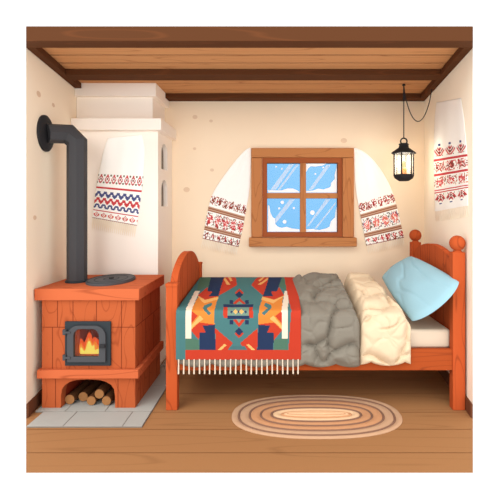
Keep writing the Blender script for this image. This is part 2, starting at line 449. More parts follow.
# body with two arched niches in its right side: side plate with holes in front of a grey back
b = MB()
b.hexa([W(XL(dc)+1.8,dc,-208.3),W(xr-6,dc,-208.3),W(xr-6,de,-208.3),W(XL(de)+1.8,de,-208.3),W(XL(dc)+.4,dc,104),W(xr-6,dc,104),W(xr-6,de,104),W(XL(de)+.4,de,104)], 0)
wd = de-dc
def nich(z0, z1):
    a0, a1 = .22*wd, .64*wd; rc = (a1-a0)/2*.98
    return arch(a0, a1, z0*U, z1*U, rc, 6)
n1 = nich(56, 92); n2 = nich(5, 42)
b.prism([[(0, -208.3*U), (wd, -208.3*U), (wd, 104*U), (0, 104*U)], n1[::-1], n2[::-1]], W(xr-6, dc, 0), EY, EZ, EX, 6*U, 0)
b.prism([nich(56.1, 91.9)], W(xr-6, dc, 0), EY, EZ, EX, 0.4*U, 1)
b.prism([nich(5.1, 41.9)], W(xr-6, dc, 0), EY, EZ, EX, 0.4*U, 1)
o = b.build('chimney_body', [M['lime'], M['niche']], ch)
b = MB(); chbox(b, -151.5, D/.772, 104, 119); b.build('lower_cornice', M['lime'], ch, bevel=.004)
b = MB(); chbox(b, -169, D/.742, 119, 151.8); b.build('chimney_neck', M['lime'], ch)
b = MB(); chbox(b, -162.5, D/.752, 151.8, 161.8)
b.hexa([W(XL(D/.752)+sd+.3,D/.752,161.8),W(-162.5,D/.752,161.8),W(-162.5,D/.693,161.8),W(XL(D/.693)+sd+.3,D/.693,161.8),
        W(XL(D/.752)+sd+.3,D/.752,ZC-.2),W(-162.5,D/.752,ZC-.2),W(-162.5,D/.693,ZC-.2),W(XL(D/.693)+sd+.3,D/.693,ZC-.2)])
b.build('upper_cornice', M['lime'], ch)

# ------------------------------------------------------------------ stove
rs = .9565; ds0 = D/rs
st = thing('wood_stove', 'orange terracotta block stove with black iron firebox door and arched log store', 'stove', W(-198, 3.4, HZ+.05))
def sx(px): return (px-278)/rs
def sz(py): return (210-py)/rs
xl_, xr_ = sx(42), sx(135.2); zt = -94.2; zb = HZ+.06; dbk = 3.67
b = MB()
# front plate: outline dips up around the log store, hole for the firebox
na0, na1, nt = sx(61), sx(115), sz(379.4)
outl = [(xl_, zb), (na0, zb)]
zm = sz(396); n = 10
arc = []
for i in range(n+1):
    a = math.pi - math.pi*i/n
    # flattened arch
    cx = (na0+na1)/2; rx = (na1-na0)/2
    arc.append((cx + rx*math.copysign(abs(math.cos(a))**.75, math.cos(a)), zm + (nt-zm)*abs(math.sin(a))**.75))
outl += arc + [(na1, zb), (xr_, zb), (xr_, zt), (xl_, zt)]
hole = arch(sx(75.2), sx(101.2), sz(355.6), sz(327.6), 7, 6)
sc = lambda L: [(p[0]*U, p[1]*U+H) for p in L]
b.prism([sc(outl), sc(hole[::-1])], (0, ds0-D, 0), EX, EZ, EY, .07, 0)
# sides, back, floor of the firebox, lining
def sb(x0, x1, d0, d1, z0, z1, mi): b.box(W(x0, d0, z0), W(x1, d1, z1), mi)
sb(xl_, xl_+8, ds0+.07, dbk, zb, zt, 0); sb(xr_-8, xr_, ds0+.07, dbk, zb, zt, 0)
sb(xl_+8, xr_-8, dbk-.06, dbk, zb, zt, 0)
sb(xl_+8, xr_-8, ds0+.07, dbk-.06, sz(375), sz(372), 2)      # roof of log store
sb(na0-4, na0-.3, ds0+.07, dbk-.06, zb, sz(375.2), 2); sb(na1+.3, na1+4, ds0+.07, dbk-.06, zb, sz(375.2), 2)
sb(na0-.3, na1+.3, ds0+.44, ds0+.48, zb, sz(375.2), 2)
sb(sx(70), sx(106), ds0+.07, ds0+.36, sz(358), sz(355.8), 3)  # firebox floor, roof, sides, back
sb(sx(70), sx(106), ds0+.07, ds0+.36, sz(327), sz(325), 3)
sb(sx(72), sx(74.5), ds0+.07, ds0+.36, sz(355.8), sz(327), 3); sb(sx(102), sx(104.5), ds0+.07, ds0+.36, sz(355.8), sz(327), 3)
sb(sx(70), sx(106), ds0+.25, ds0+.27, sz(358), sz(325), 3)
# joints between the blocks, standing a hair proud as dark mortar lines
def jv(px, y0, y1): b.box(W(sx(px)-.32, ds0-.001, sz(y1)), W(sx(px)+.32, ds0+.001, sz(y0)), 1)
def jh(py, x0, x1): b.box(W(sx(x0), ds0-.001, sz(py)-.32), W(sx(x1), ds0+.001, sz(py)+.32), 1)
for px in (57.5, 73, 96.5, 121.5): jv(px, 301, 327.2 if px in (57.5, 121.5) else 321)
for px in (52.5, 121.5): jv(px, 327.2, 369)
jv(89, 365.4, 369); jh(327.2, 42.2, 65.6); jh(327.2, 111.8, 135)
for px in (55.5, 118): jv(px, 379, 407.6)
rp = [ds0+.16, ds0+.37, ds0+.58]
for k, dd in enumerate(rp):
    b.box(W(xr_-.1, dd-.003, sz(327.2)), W(xr_+.12, dd+.003, zt), 1)
    b.box(W(xr_-.1, dd+.075, -166), W(xr_+.12, dd+.081, sz(327.2)), 1)
    b.box(W(xr_-.1, dd-.043, zb), W(xr_+.12, dd-.037, -174.8), 1)
b.box(W(xr_-.1, ds0+.01, sz(327.2)-.32), W(xr_+.12, dbk-.01, sz(327.2)+.32), 1)
b.build('stove_body', [M['stove'], M['stove_seam'], M['niche_red'], M['firebox']], st)
b = MB(); dsl = D/.963
b.box(W(-253.2, dsl, -94), W(-144.3, 3.68, -82)); b.build('stove_top', M['stove_slab'], st, bevel=.004)
b = MB(); dle = D/.967
b.prism([[(-249.6*U, dle-D), (-144.6*U, dle-D), (-144.6*U, dbk-D), ((xr_+.2)*U, dbk-D), ((xr_+.2)*U, ds0-D-.001), ((xl_-.2)*U, ds0-D-.001), ((xl_-.2)*U, dbk-D), (-249.6*U, dbk-D)]],
        (0, 0, -174.5*U+H), EX, EY, EZ, 8.9*U)
b.build('stove_ledge', M['stove_slab'], st, bevel=.003)
# firebox door
b = MB()
b.prism([sc([(sx(66), sz(365)), (sx(111.5), sz(365)), (sx(111.5), sz(321)), (sx(66), sz(321))]), sc(arch(sx(75.4), sx(101), sz(355.5), sz(327.8), 7)[::-1])], (0, ds0-D-.018, 0), EX, EZ, EY, .017)
fp = b.build('firebox_plate', M['iron'], st, bevel=.003)
b = MB()
b.prism([sc(arch(sx(69.4), sx(107.4), sz(360.6), sz(324.6), 11)), sc(arch(sx(75.7), sx(100.8), sz(355.2), sz(328), 7)[::-1])], (0, ds0-D-.036, 0), EX, EZ, EY, .0175)
door = b.build('firebox_door', M['iron_grey'], st, bevel=.003)
b = MB(); b.prism([sc(arch(sx(75.8), sx(100.7), sz(355.1), sz(328.1), 7))], (0, ds0-D-.024, 0), EX, EZ, EY, .003)
b.build('door_glass', M['stove_glass'], door)
b = MB(); b.box(W(sx(102), ds0-.055, sz(346)), W(sx(107.6), ds0-.036, sz(342.6))); b.build('door_handle', M['iron_dark'], door, bevel=.003)
for zc in (331, 356):
    b = MB(); b.tube([W(sx(66.6), ds0-.028, sz(zc+2.6)), W(sx(66.6), ds0-.028, sz(zc-2.6))], 2.1*U, 12)
    b.box(W(sx(66.6), ds0-.042, sz(zc)-1.1), W(sx(73), ds0-.0365, sz(zc)+1.1)); b.build('hinge', M['iron_grey'], door, bevel=.002)
# hot plate
b = MB(); hc = W(-193, 3.36, -81.95)
b.lathe([(.001, 0), (25.2*U, 0), (25.2*U, .014), (24.6*U, .0185), (.001, .0185)], hc, seg=48, sy=1.4, smooth=False)
hp = b.build('hot_plate', M['hot_plate'], st)
for ra in (24.4, 17.4, 8.2):
    b = MB(); b.lathe([((ra-.9)*U, .0185), ((ra-.9)*U, .0205), (ra*U, .0205), (ra*U, .0185), ((ra-.9)*U, .0185)], hc, seg=48, sy=1.4, caps=False); b.build('plate_ring', M['iron'], hp)
b = MB(); b.lathe([(.001, .0187), (2.6*U, .0187), (2.6*U, .026), (.001, .028)], hc, seg=20, sy=1.4); b.build('plate_knob', M['iron_dark'], hp)

# stove pipe
dp = D/.875; xp = -229.7
pw = D/.905
pp = thing('stove_pipe', 'black iron stove pipe rising from the stove and bending into the left wall', 'pipe', W(xp, dp, -81.9))
z0 = (210-134)/.875; z1_ = (210-142.5)/.875; xa = (68.3-278)/.875
wallp = W(XL(pw)+3.0, pw, (210-133.5)/.905)
b = MB(); b.tube([W(xp, dp, -81.9), W(xp, dp, z1_), W(xa, dp+.005, z0), wallp], 10.8*U, 8, smooth=False)
b.build('pipe', M['pipe'], pp, sharp=20)
b = MB(); b.lathe([(12.4*U, 0), (12.4*U, .012), (11.6*U, .016), (.01, .016)][::-1][::-1], W(xp, dp, -81.9), seg=24); b.build('pipe_collar', M['iron'], pp)
wn = Vector((1, 57/FD*1, 0)).normalized()
wn = Vector(((W(XL(DB),DB,0)-W(XL(D),D,0)).y, -(W(XL(DB),DB,0)-W(XL(D),D,0)).x, 0)).normalized()
b = MB(); b.lathe([(.001, 0), (20*U, 0), (20*U, .014), (18.5*U, .022), (.001, .022)], W(XL(pw)+.1, pw, (210-133.5)/.905), axis=wn, seg=36)
b.build('wall_plate', M['iron_dark'], pp)

# fire
fi = thing('fire', 'orange and yellow flames burning behind the stove door glass', 'fire', W(sx(88), ds0+.07, sz(355.7)))
def flame(name, pts, y, t, m):
    b = MB(); rr = D/(ds0+y)
    L = [Vector(((58.7+p[0]*.124-278)*U/rr, (210-(313.6+p[1]*.124))*U/rr+H)) for p in pts]
    L2 = []
    for p, q in zip(L, L[1:]+L[:1]): L2 += [tuple(p*.86+q*.14), tuple(p*.14+q*.86)]
    b.prism([L2], (0, ds0+y-D, 0), EX, EZ, EY, t)
    return b.build(name, m, fi, bevel=.004)
flame('outer_flame', [(138,334),(150,290),(163,250),(162,195),(182,215),(196,245),(216,215),(238,150),(258,180),(266,225),(280,190),(322,225),(340,270),(340,334)], .085, .02, M['flame_red'])
flame('middle_flame', [(150,334),(160,290),(170,240),(192,280),(208,300),(222,235),(238,195),(258,235),(270,260),(288,222),(303,265),(330,270),(332,334)], .06, .02, M['flame_orange'])
flame('inner_flame', [(172,334),(172,270),(192,300),(208,308),(238,215),(262,270),(280,255),(284,300),(318,285),(322,334)], .035, .018, M['flame_yellow'])

# firewood
lf = [(69.9, 400, .940, 5.0, 'leftmost log in the arched store under the stove, lying alone by the arch side'),
      (83.3, 397.6, .926, 4.9, 'second log from the left under the stove, set a little further back'),
      (91.3, 401, .945, 4.8, 'middle log under the stove with another log resting on its right side'),
      (99.4, 393.8, .942, 4.9, 'top log of the stove firewood, resting across two lower logs'),
      (106.6, 400.6, .945, 4.8, 'rightmost log under the stove, close to the right side of the arch')]
for (px, py, r, rad, lab) in lf:
    p = at(px, py, r); R = rad*U/r
    if py > 396.5: p.z = W(0,0,HZ).z + R + .0005
    root = thing('firewood_log', lab, 'log', p, 'firewood under the stove')
    q = p + Vector((0, .30, 0))
    n = 14; b = MB(); path = [p.lerp(q, t/4) for t in range(5)]
    b.tube(path, [R*k for k in (.98, 1, .97, 1, .96)], n); b.build('bark', M['bark'], root)
    b = MB(); b.tube([p+Vector((0,-.004,0)), p-Vector((0,.0003,0))], R*.93, n); b.build('cut_end', M['log_end'], root)

# ------------------------------------------------------------------ bed
BF = D/.962; BR = D/.735; PD = .065
bed = thing('bed', 'orange wooden bed with arched headboard, round ball finials and low side rail', 'bed', W(40, 3.5, -208.4))
hx0, hx1_ = 181.9, 194.9; fx0, fx1 = -116.6, -104.8
def post(x0, x1, d, zt, name, cap=False):
    b = MB(); b.box(W(x0, d, -208.4), W(x1, d+PD, zt), 0)
    if cap:
        b.box(W(x0-.5, d-.004, zt-3), W(x1+.4, d+PD+.004, zt+.5), 0)
    return b.build(name, M['bed'], bed, bevel=.004)
for d in (BF, BR):
    p = post(hx0, hx1_, d, -44, 'headboard_post')
    b = MB(); c = W((hx0+hx1_)/2, d+PD/2, -44); R = 8.1*U
    b.lathe([(.001, 0), (.034, 0), (.03, .008), (.024, .014), (.001, .014)], c, seg=20)
    b.ball(c+Vector((0, 0, R+.008)), R, 0, 28); b.build('ball_finial', M['bed'], p)
    post(fx0, fx1, d, -77 if d == BF else -72, 'footboard_post', True)
def arch_panel(x0, x1, zlow, zsh, zpk, name):
    y0, y1 = BF+PD-.002, BR+.002; L = y1-y0; n = 20
    pts = [(0, zlow*U), (L, zlow*U)]
    pts += [(L*(1-i/n), (zsh + (zpk-zsh)*(math.sin(math.pi*i/n)**.62))*U) for i in range(n+1)]
    b = MB(); b.prism([pts], W(x0, BF+PD-.002, 0), EY, EZ, EX, (x1-x0)*U, 0)
    s = MB
    for k in range(1, 5):       # joints between the upright boards
        yy = L*k/5; zz_ = zsh + (zpk-zsh)*(math.sin(math.pi*k/5)**.62)
        for xx in (x0-.06, x1-.06):
            b.box(W(xx, BF+PD-.002+yy-.002, zlow+1), W(xx+.12, BF+PD-.002+yy+.002, zz_-.3), 1)
    return b.build(name, [M['bed'], M['stove_seam']], bed, bevel=.003)
arch_panel(185.5, 192, -170, -58, -41, 'headboard_panel')
arch_panel(-114.5, -107, -170, -78, -50, 'footboard_panel')
b = MB(); rz0, rz1 = -167.5, -145.5
b.box(W(fx1-.5, BF+.012, rz0), W(hx0+.5, BF+.05, rz1)); b.build('side_rail', M['bed_rail'], bed, bevel=.004)
b = MB(); b.box(W(fx1-.5, BF+.05, -150.2), W(hx0+.5, BF+.14, -148.4)); b.build('rail_ledge', M['bed_rail'], bed)
b = MB(); b.box(W(fx1-.5, BR+.02, rz0), W(hx0+.5, BR+.058, rz1)); b.build('side_rail', M['bed_rail'], bed, bevel=.004)
b = MB()
for k in range(9):
    xx = -95+k*33.5; b.box(W(xx-4, BF+.14, -150.4), W(xx+4, BR+.02, -148.6))
b.build('slats', M['bed_rail'], bed)
b = MB(); b.box(W(-104, D/.936, -148.3), W(184.8, BR+.015, -128))
tag(b.build('mattress', M['mattress'], None, bevel=.02, origin=W(40, 3.5, -148.3)), 'cream mattress lying on the wooden bed under the blankets', 'mattress')

# ------------------------------------------------------------------ blankets
ZM = -127.6
def puff(p, s, seed):
    q = Vector((p.x/s+seed, p.y/s+seed*.7, p.z/s-seed)); q = q + .35*noise.noise_vector(q*1.3)
    dd, _ = noise.voronoi(q)
    e = min(1.0, (dd[1]-dd[0])/.34)
    return e*(2-e)
def blanket(name, x0, x1, thick, drop, lump, seed, mats, er, label, cat, org, lmask=None, fr_=.962, cell=.33, outw=5.5):
    """a thick rumpled cover lying over the mattress and hanging down in front of the rail;
    thick(t) gives its loft in units from back (0) to fold (1)"""
    nu, nv = int((x1-x0)*1.15), 150
    d0 = D/.738; d1 = D/fr_
    def outer(u, v):
        x = x0+(x1-x0)*u
        ed = min(u*(x1-x0)/er[0], (1-u)*(x1-x0)/er[1], 1.0); ed = max(0.0, ed); ed = math.sqrt(max(0, 1-(1-ed)**2))
        k = lmask(x) if lmask else 1.0
        if v < .58:
            t = v/.58; d = d0+(d1-d0)*t
            th = thick(t, x)*ed
            bk = min(1, t/.10); th *= math.sqrt(max(0, 1-(1-bk)**2))
            p = W(x, d, ZM+max(th, .05)); nrm = Vector((0, -.2, 1)); q = 1
            # round the fold
            if t > .80:
                s = (t-.80)/.20
                p = W(x, d - (outw*U)*s*s*ed, ZM + max(thick(t, x)*ed*math.cos(s*.62)**1, .05)); nrm = Vector((0, -s, 1-.3*s))
        else:
            t = (v-.58)/.42
            sc_ = drop(x)
            zt = ZM+max(thick(1, x)*ed*math.cos(.62), .05)
            z = zt+(sc_-zt)*t
            o = outw*ed
            if t > .9: o *= math.sqrt(max(0, 1-((t-.9)/.1)**2))
            p = W(x, d1-max(o, .02)*U, z); nrm = Vector((0, -1, .15))
        a = puff(p, cell, seed)*.82+puff(p, cell*.5, seed+3)*.18
        dmp = ed*(1 if v < .95 else (1-v)/.05)*min(1, v/.06)
        g = noise.noise(Vector((p.x*4.2+seed*3, p.y*4.2, p.z*4.2+seed))); m_ = noise.noise(Vector((p.x*3.1-seed, p.y*3.1+2, p.z*3.1)))
        a -= .34*max(0.0, 1-abs(g)*16)*max(0.0, min(1.0, m_*4+.3))
        return p + nrm.normalized()*((a-.45)*lump*k*U*dmp)
    def inner(u, v):
        x = x0+(x1-x0)*u
        if v < .58:
            return W(x, d0+(d1-d0)*(v/.58), ZM)
        t = (v-.58)/.42
        return W(x, d1, ZM+(drop(x)-ZM)*t)
    b = MB(); b.grid(outer, nu, nv); b.grid(inner, nu, nv)
    # stitch the rim
    n1 = (nu+1)*(nv+1)
    rim = [i for i in range(nu+1)] + [j*(nu+1)+nu for j in range(1, nv+1)] + [nv*(nu+1)+i for i in range(nu-1, -1, -1)] + [j*(nu+1) for j in range(nv-1, 0, -1)]
    for a, c in zip(rim, rim[1:]+rim[:1]):
        b.f.append([a, c, c+n1, a+n1]); b.m.append(0); b.sm.append(True)
    return tag(b.build(name, mats, None, origin=org, weld=True), label, cat)

def gthick(t, x):
    full = 43.5+(23.0-43.5)*t
    under = 35.5+(22.2-35.5)*t
    k = min(1, max(0, (x-14)/14)); k = k*k*(3-2*k)
    return under+(full-under)*k
def gdrop(x): return -159.6 - 3.6*abs(math.sin(x*.098+.4))**.7
blanket('grey_blanket', -102.5, 85, gthick, gdrop, 8.5, 1.7, M['grey_wool'], (6, 9), 'rumpled thick grey blanket hanging over the bed side, partly under the patterned quilt', 'blanket',
        W(-8, 3.5, ZM), lmask=lambda x: min(1, max(.0, (x-22)/9)))
def cthick(t, x): return 42.5+(23.0-42.5)*t - max(0, (x-118)/20)*10*(1-t)
def cdrop(x): return -157.5 - 4.2*abs(math.sin(x*.088+1.0))**.7
blanket('cream_blanket', 85.3, 138, cthick, cdrop, 8.0, 5.2, M['cream_wool'], (10, 14), 'rumpled thick cream blanket between the grey blanket and the blue pillow', 'blanket',
        W(110, 3.5, ZM))

# ------------------------------------------------------------------ patterned quilt
QX0, QX1 = -104.5, 23.6
RQ0, RQ1 = .735, .974
za, zf = -89.8, -102.3
def quv(px, py):
    if py <= 309.6:
        w = .5*(py-276)/33.6; r = RQ0+(RQ1-RQ0)*w/.5
    else:
        w = .5+.5*(py-309.6)/50.4; r = RQ1
    return (((px-278)/r-QX0)/(QX1-QX0), w)
def poly(c, *pts, mirror=True):
    L = [quv(*p) for p in pts]; out = [(c, L)]
    if mirror: out.append((c, [(.968-u, w) for u, w in L]))
    return out
QP = []
QP += poly('green', (201,274),(212,274),(209,286),(197,291))
QP += poly('green', (185.4,338),(191.3,338),(199,339.5),(199.7,350.5),(185.7,350.5))
QP += poly('red', (225,275),(232,275),(236,278.4),(237,285),(218.3,295.8),(219,292))
QP += poly('ochre', (223.5,279.5),(225,277.5),(230.5,284.5),(227,284.5))
QP += poly('ochre', (227.5,276),(229.5,275.5),(232.5,280.5),(230.5,281.5))
QP += poly('orange', (199,295),(218.3,296.2),(215,308),(214.8,324),(191.3,329),(191.5,310))
QP += poly('red', (191.5,310),(198,315),(191.1,323))
QP += poly('ochre', (197.4,296),(199,295),(206,299.5),(218.5,296.8),(218,299.4),(204,303.2))
QP += poly('ochre', (191,325.3),(200,314.5),(203.6,318),(195,324.6),(191,329.5))
QP += poly('red', (207.8,286.8),(207.5,291),(212.7,291.7),(208.5,296),(218.3,296.4),(205,299.6),(197.6,295.4))
QP += poly('navy', (212,274),(225,274),(218.5,296.2),(208.5,296),(212.7,291.7),(207.5,291))
QP += poly('teal', (202.4,307.8),(205,304.8),(212,302.6),(212,305.3),(206,308.5))
QP += poly('deep', (203,308.4),(206,307.8),(211.5,312),(209,314.4))
QP += poly('red', (191,329.5),(199.4,321.5),(214.8,323.6),(206.5,332),(205,335),(199.4,333.5),(199.3,340))
QP += poly('navy', (203,325),(214.8,323.8),(216,350.5),(200,350.5),(199.4,332.3),(206,332))
QP += poly('red', (215.3,327.2),(231.6,341.7),(232.8,343.2),(227.4,350.5),(216,350.5))
QP += poly('ochre', (227,344.8),(224.4,343.8),(217.5,350.2),(221.2,350.2))
QP += poly('white', (195,291),(199.9,291),(191.7,309.6),(191.3,338),(185.4,338),(185.6,309.6))
QP += poly('deep', (228,350.5),(247.6,350.5),(244.8,346),(232,346), mirror=False)
QP += poly('deep', (235,274),(250,274),(248.5,278),(237,278), mirror=False)
def dia(c, cx, cy, rx, ry): return poly(c, (cx,cy-ry),(cx+rx,cy),(cx,cy+ry),(cx-rx,cy), mirror=False)
def rc(c, x0, y0, x1, y1): return poly(c, (x0,y0),(x1,y0),(x1,y1),(x0,y1), mirror=False)
mx = 239.2
QP += dia('red', mx, 292.8, 4.6, 4.2) + dia('navy', mx, 294.6, 4.2, 3.6)
QP += poly('red', (231.8,304),(mx,297.4),(246.6,304), mirror=False) + poly('sage', (235.5,304.4),(mx,301),(243,304.4), mirror=False)
QP += rc('navy', 229.6, 300.2, 233.2, 303.6) + rc('navy', 245.2, 300.2, 248.8, 303.6)
QP += rc('sage', 227.6, 307, 250, 316) + rc('red', 223.8, 307, 228, 317) + rc('red', 249.2, 307, 253.2, 317)
QP += rc('navy', 223.4, 304.2, 253.2, 307.2) + rc('navy', 227.6, 314.8, 249.6, 317.8)
QP += dia('ochre', 235.6, 310.8, 2.2, 2.4) + dia('ochre', 241.6, 310.8, 2.2, 2.4) + dia('navy', 238.6, 310.8, 1.2, 1.6) + dia('navy', 245.6, 310.8, 1.6, 1.4) + dia('navy', 231.6, 310.8, 1.6, 1.4)
QP += rc('navy', 229.6, 319, 233.4, 323.4) + rc('navy', 245.2, 319, 248.8, 323.4)
QP += poly('red', (232.8,318.4),(mx,326.4),(245.6,318.4), mirror=False) + poly('sage', (236.4,318),(mx,322),(242,318), mirror=False)
QP += dia('red', mx, 333.2, 4.6, 4.6) + dia('navy', mx, 331, 4.2, 4.2)
QP += poly('red', (284,274),(300,274),(306,309.6),(305,362),(288.2,362),(289,340),(291.2,309.6),(286.8,291), mirror=False)
QP += poly('red', (185.8,350.2),(306,350.2),(306,362),(185.8,362), mirror=False)
def inpoly(u, w, L):
    c = False; n = len(L)
    for i in range(n):
        (x1, y1), (x2, y2) = L[i], L[i-1]
        if (y1 > w) != (y2 > w) and u < (x2-x1)*(w-y1)/(y2-y1)+x1: c = not c
    return c
QK = list(QC)
QB = [(c, L, min(p[0] for p in L), max(p[0] for p in L), min(p[1] for p in L), max(p[1] for p in L)) for c, L in QP]
def qcol(u, w):
    res = 'teal'
    for c, L, a, b_, d_, e in QB:
        if a <= u <= b_ and d_ <= w <= e and inpoly(u, w, L): res = c
    return QK.index(res)
quilt = thing('patterned_quilt', 'geometric teal, red and navy quilt with cream tassels, spread over the foot of the bed', 'quilt', W(-40, 3.4, -104))
NU, NT, NF = 170, 70, 90
def qpt(u, j):
    # rows: 0..NT top, NT..NT+NF front
    x = QX0+(QX1-QX0)*u
    wob = .25*math.sin(u*23)+.2*math.sin(u*51+1)
    if j <= NT:
        t = j/NT; r = RQ0+(RQ1-RQ0)*t
        # z chosen so that the top is a straight ramp from back to fold
        d = D/r; z = za+(zf-za)*(d-D/RQ0)/(D/RQ1-D/RQ0)
        rf = max(0, (t-.93)/.07)
        bkk = max(0, (.04-t)/.04)
        return W(x, d, z - .9*rf*rf + wob*.5*t - 3*bkk*bkk)
    t = (j-NT)/NF
    z = (zf-.9)+(-153.2-(zf-.9))*t
    return W(x, D/RQ1 - (.010*math.sin(min(1, t*6)*math.pi/2)) - U*wob*t, z)
b = MB()
b.grid(lambda u, v: qpt(u, round(v*(NT+NF))), NU, NT+NF,
       lambda i, j: qcol((i+.5)/NU, (.5*(j+.5)/NT if j < NT else .5+.5*(j+.5-NT)/NF)))
b.build('quilt_cloth', [M['quilt_'+k] for k in QK], quilt, recalc=True, solid=.006)
# tassels along the lower edge
for k in range(24):
    u = .022+.955*k/23
    p = qpt(u, NT+NF); p = p + Vector((0, .003, .004))
    q = p + Vector((random.uniform(-.002,.002), .0, -15.2*U))
    b = MB(); b.tube([p, p.lerp(q, .3), p.lerp(q, .7), q], [.0055, .0048, .0056, .006], 8)
    o = b.build('tassel', M['quilt_white'], quilt)
    if k == 0: o['label'] = 'cream hanging tassel'

# ------------------------------------------------------------------ pillow
A_, B_, C_, D_ = W(138,D/.755,-90), W(170,D/.785,-59), W(185.5,D/.976,-73.8), W(141,D/.95,-117)
nrm = ((C_-A_).cross(D_-B_)); nrm.normalize()
if nrm.x > 0: nrm = -nrm
def pil(sign):
    def f(u, v):
        p = A_*(1-u)*(1-v) + B_*u*(1-v) + C_*u*v + D_*(1-u)*v
        # pull the edges in between the corners
        e = (16*u*(1-u)*v*(1-v))**.5
        cen = (A_+B_+C_+D_)/4
        pinch = -.075*((1-abs(2*u-1)**2)*abs(2*v-1)**2*(.8+2.0*v) + (1-abs(2*v-1)**2)*abs(2*u-1)**2)
        p = p + (cen-p)*pinch
        wr = .012*noise.noise(Vector((u*3.2+4, v*4.6, 1.0)))*e - .010*max(0, 1-abs(noise.noise(Vector((u*2.6+9, v*2.2+3, 2))))*9)*e
        return p + nrm*(sign*(.09 if sign > 0 else .06)*e**.85 + (wr if sign > 0 else 0))
    return f
b = MB(); b.grid(pil(1), 48, 48); b.grid(pil(-1), 48, 48)
tag(b.build('blue_pillow', M['pillow'], None, origin=(A_+B_+C_+D_)/4, weld=True), 'plump pale blue pillow leaning against the headboard', 'pillow')

# ------------------------------------------------------------------ rug
b = MB(); rcx, rcy = 38.9*U, D/.982-D-.005
a0, b0 = .606, .312
rings = [(0,.043,'tan'),(.043,.060,'dark'),(.060,.120,'tan'),(.120,.137,'dark'),(.137,.200,'mid'),(.200,.217,'dark'),(.217,.276,'mid'),(.276,.296,'dark'),
         (.296,.350,'light'),(.350,.372,'mid'),(.372,.392,'light'),(.392,.402,'mid'),(.402,.41,'light')]
RM = ['tan','mid','dark','light']; ns = 96
def sup(o, an):
    a, c = a0-o, b0-o*.745
    ex = 2/2.35
    co, si = math.cos(an), math.sin(an)
    return (rcx+a*math.copysign(abs(co)**ex, co), rcy+c*math.copysign(abs(si)**ex, si))
for (o0, o1, mname) in rings:
    vs = []; P = 4
    for k in range(P+1):
        t = k/P; h = .005+.007*math.sin(math.pi*t)
        for j in range(ns):
            x, y = sup(o0+(o1-o0)*t, 2*math.pi*j/ns); vs.append((x, y, h))
    fs = [(k*ns+j, k*ns+(j+1)%ns, (k+1)*ns+(j+1)%ns, (k+1)*ns+j) for k in range(P) for j in range(ns)]
    b.add(vs, fs, RM.index(mname), True)
vs = [(*sup(0, 2*math.pi*j/ns), z) for z in (.0008, .005) for j in range(ns)]
b.add(vs, [(j, (j+1)%ns, ns+(j+1)%ns, ns+j) for j in range(ns)] + [tuple(range(ns))], 0)
b.add([(*sup(.41, 2*math.pi*j/ns), .005) for j in range(ns)], [tuple(range(ns))], 3)
tag(b.build('oval_rug', [M['rug_'+k] for k in RM], None, origin=(rcx, rcy, 0), recalc=True, weld=True), 'oval braided rug in tan and brown rings on the wooden floor', 'rug')

# ------------------------------------------------------------------ embroidered towels
TM = ['linen','thread_red','thread_dark','thread_navy','thread_brown','thread_pink','thread_green','thread_tan','thread_orange']
TI = {'.':0,'r':1,'d':2,'n':3,'b':4,'p':5,'g':6,'t':7,'o':8}
def hsh(*a):
    v = 0
    for k in a: v = (v*1103515245 + int(k)*2654435761 + 12345) & 0x7fffffff; v ^= v >> 13
    return (v & 0xffff)/65536.0
def line(c): return lambda i, y, n: c
def stripes(cs): return lambda i, y, n: cs[min(len(cs)-1, int(y*len(cs)))]
def diamonds(tw, c, c2, corner='.'):
    def f(i, y, n):
        x = abs((i % tw)-(tw-1)/2)/(tw/2); q = abs(2*y-1)
        s = x+q*.92
        if s < .25: return c2
        if s < .48: return '.'
        if s < .84: return c if (i+int(y*9)) % 5 else c2
        return corner if (.5 < q < .8 and x > .72) else '.'
    return f
def zig(tw, c, c2='.'):
    def f(i, y, n):
        x = abs((i % tw)-(tw-1)/2)/(tw/2)
        dd = abs(x-y)
        return c if dd < .34 else '.'
    return f
def flower(tw, main, leaf, seed, dens=.62):
    def f(i, y, n):
        t = i//tw; x = abs((i % tw)-(tw-1)/2)/(tw/2); q = abs(2*y-1)
        rr = math.hypot(x, q); h = hsh(i+3, int(y*14)+7, seed); k = hsh(int(y*14)+2, i*5+1, seed+9)
        if rr < .22: return main[1] if h < .6 else '.'
        if rr < .66: return main[0] if h < dens-.06 else ('.' if h < .84 else main[1])
        if rr < 1.1: return leaf[int(k*len(leaf)) % len(leaf)] if h < dens*.56 else '.'
        return leaf[0] if h < .12 else '.'
    return f
def trees(tw, c, c2, flip=False):
    def f(i, y, n):
        if flip: y = 1-y
        x = abs((i % tw)-(tw-1)/2)/(tw/2)
        if x < .12 and .3 < y < .95: return c2
        if x < .16 and y < .14: return 'n'
        for k, (yb, ln, col) in enumerate(((1.0, .85, c), (.78, .6, c2), (.54, .34, c))):
            if abs(y-(yb-x*.62)) < .085 and x < ln: return col
        if y > .86 and .5 < x < .66: return 'g'
        return '.'
    return f
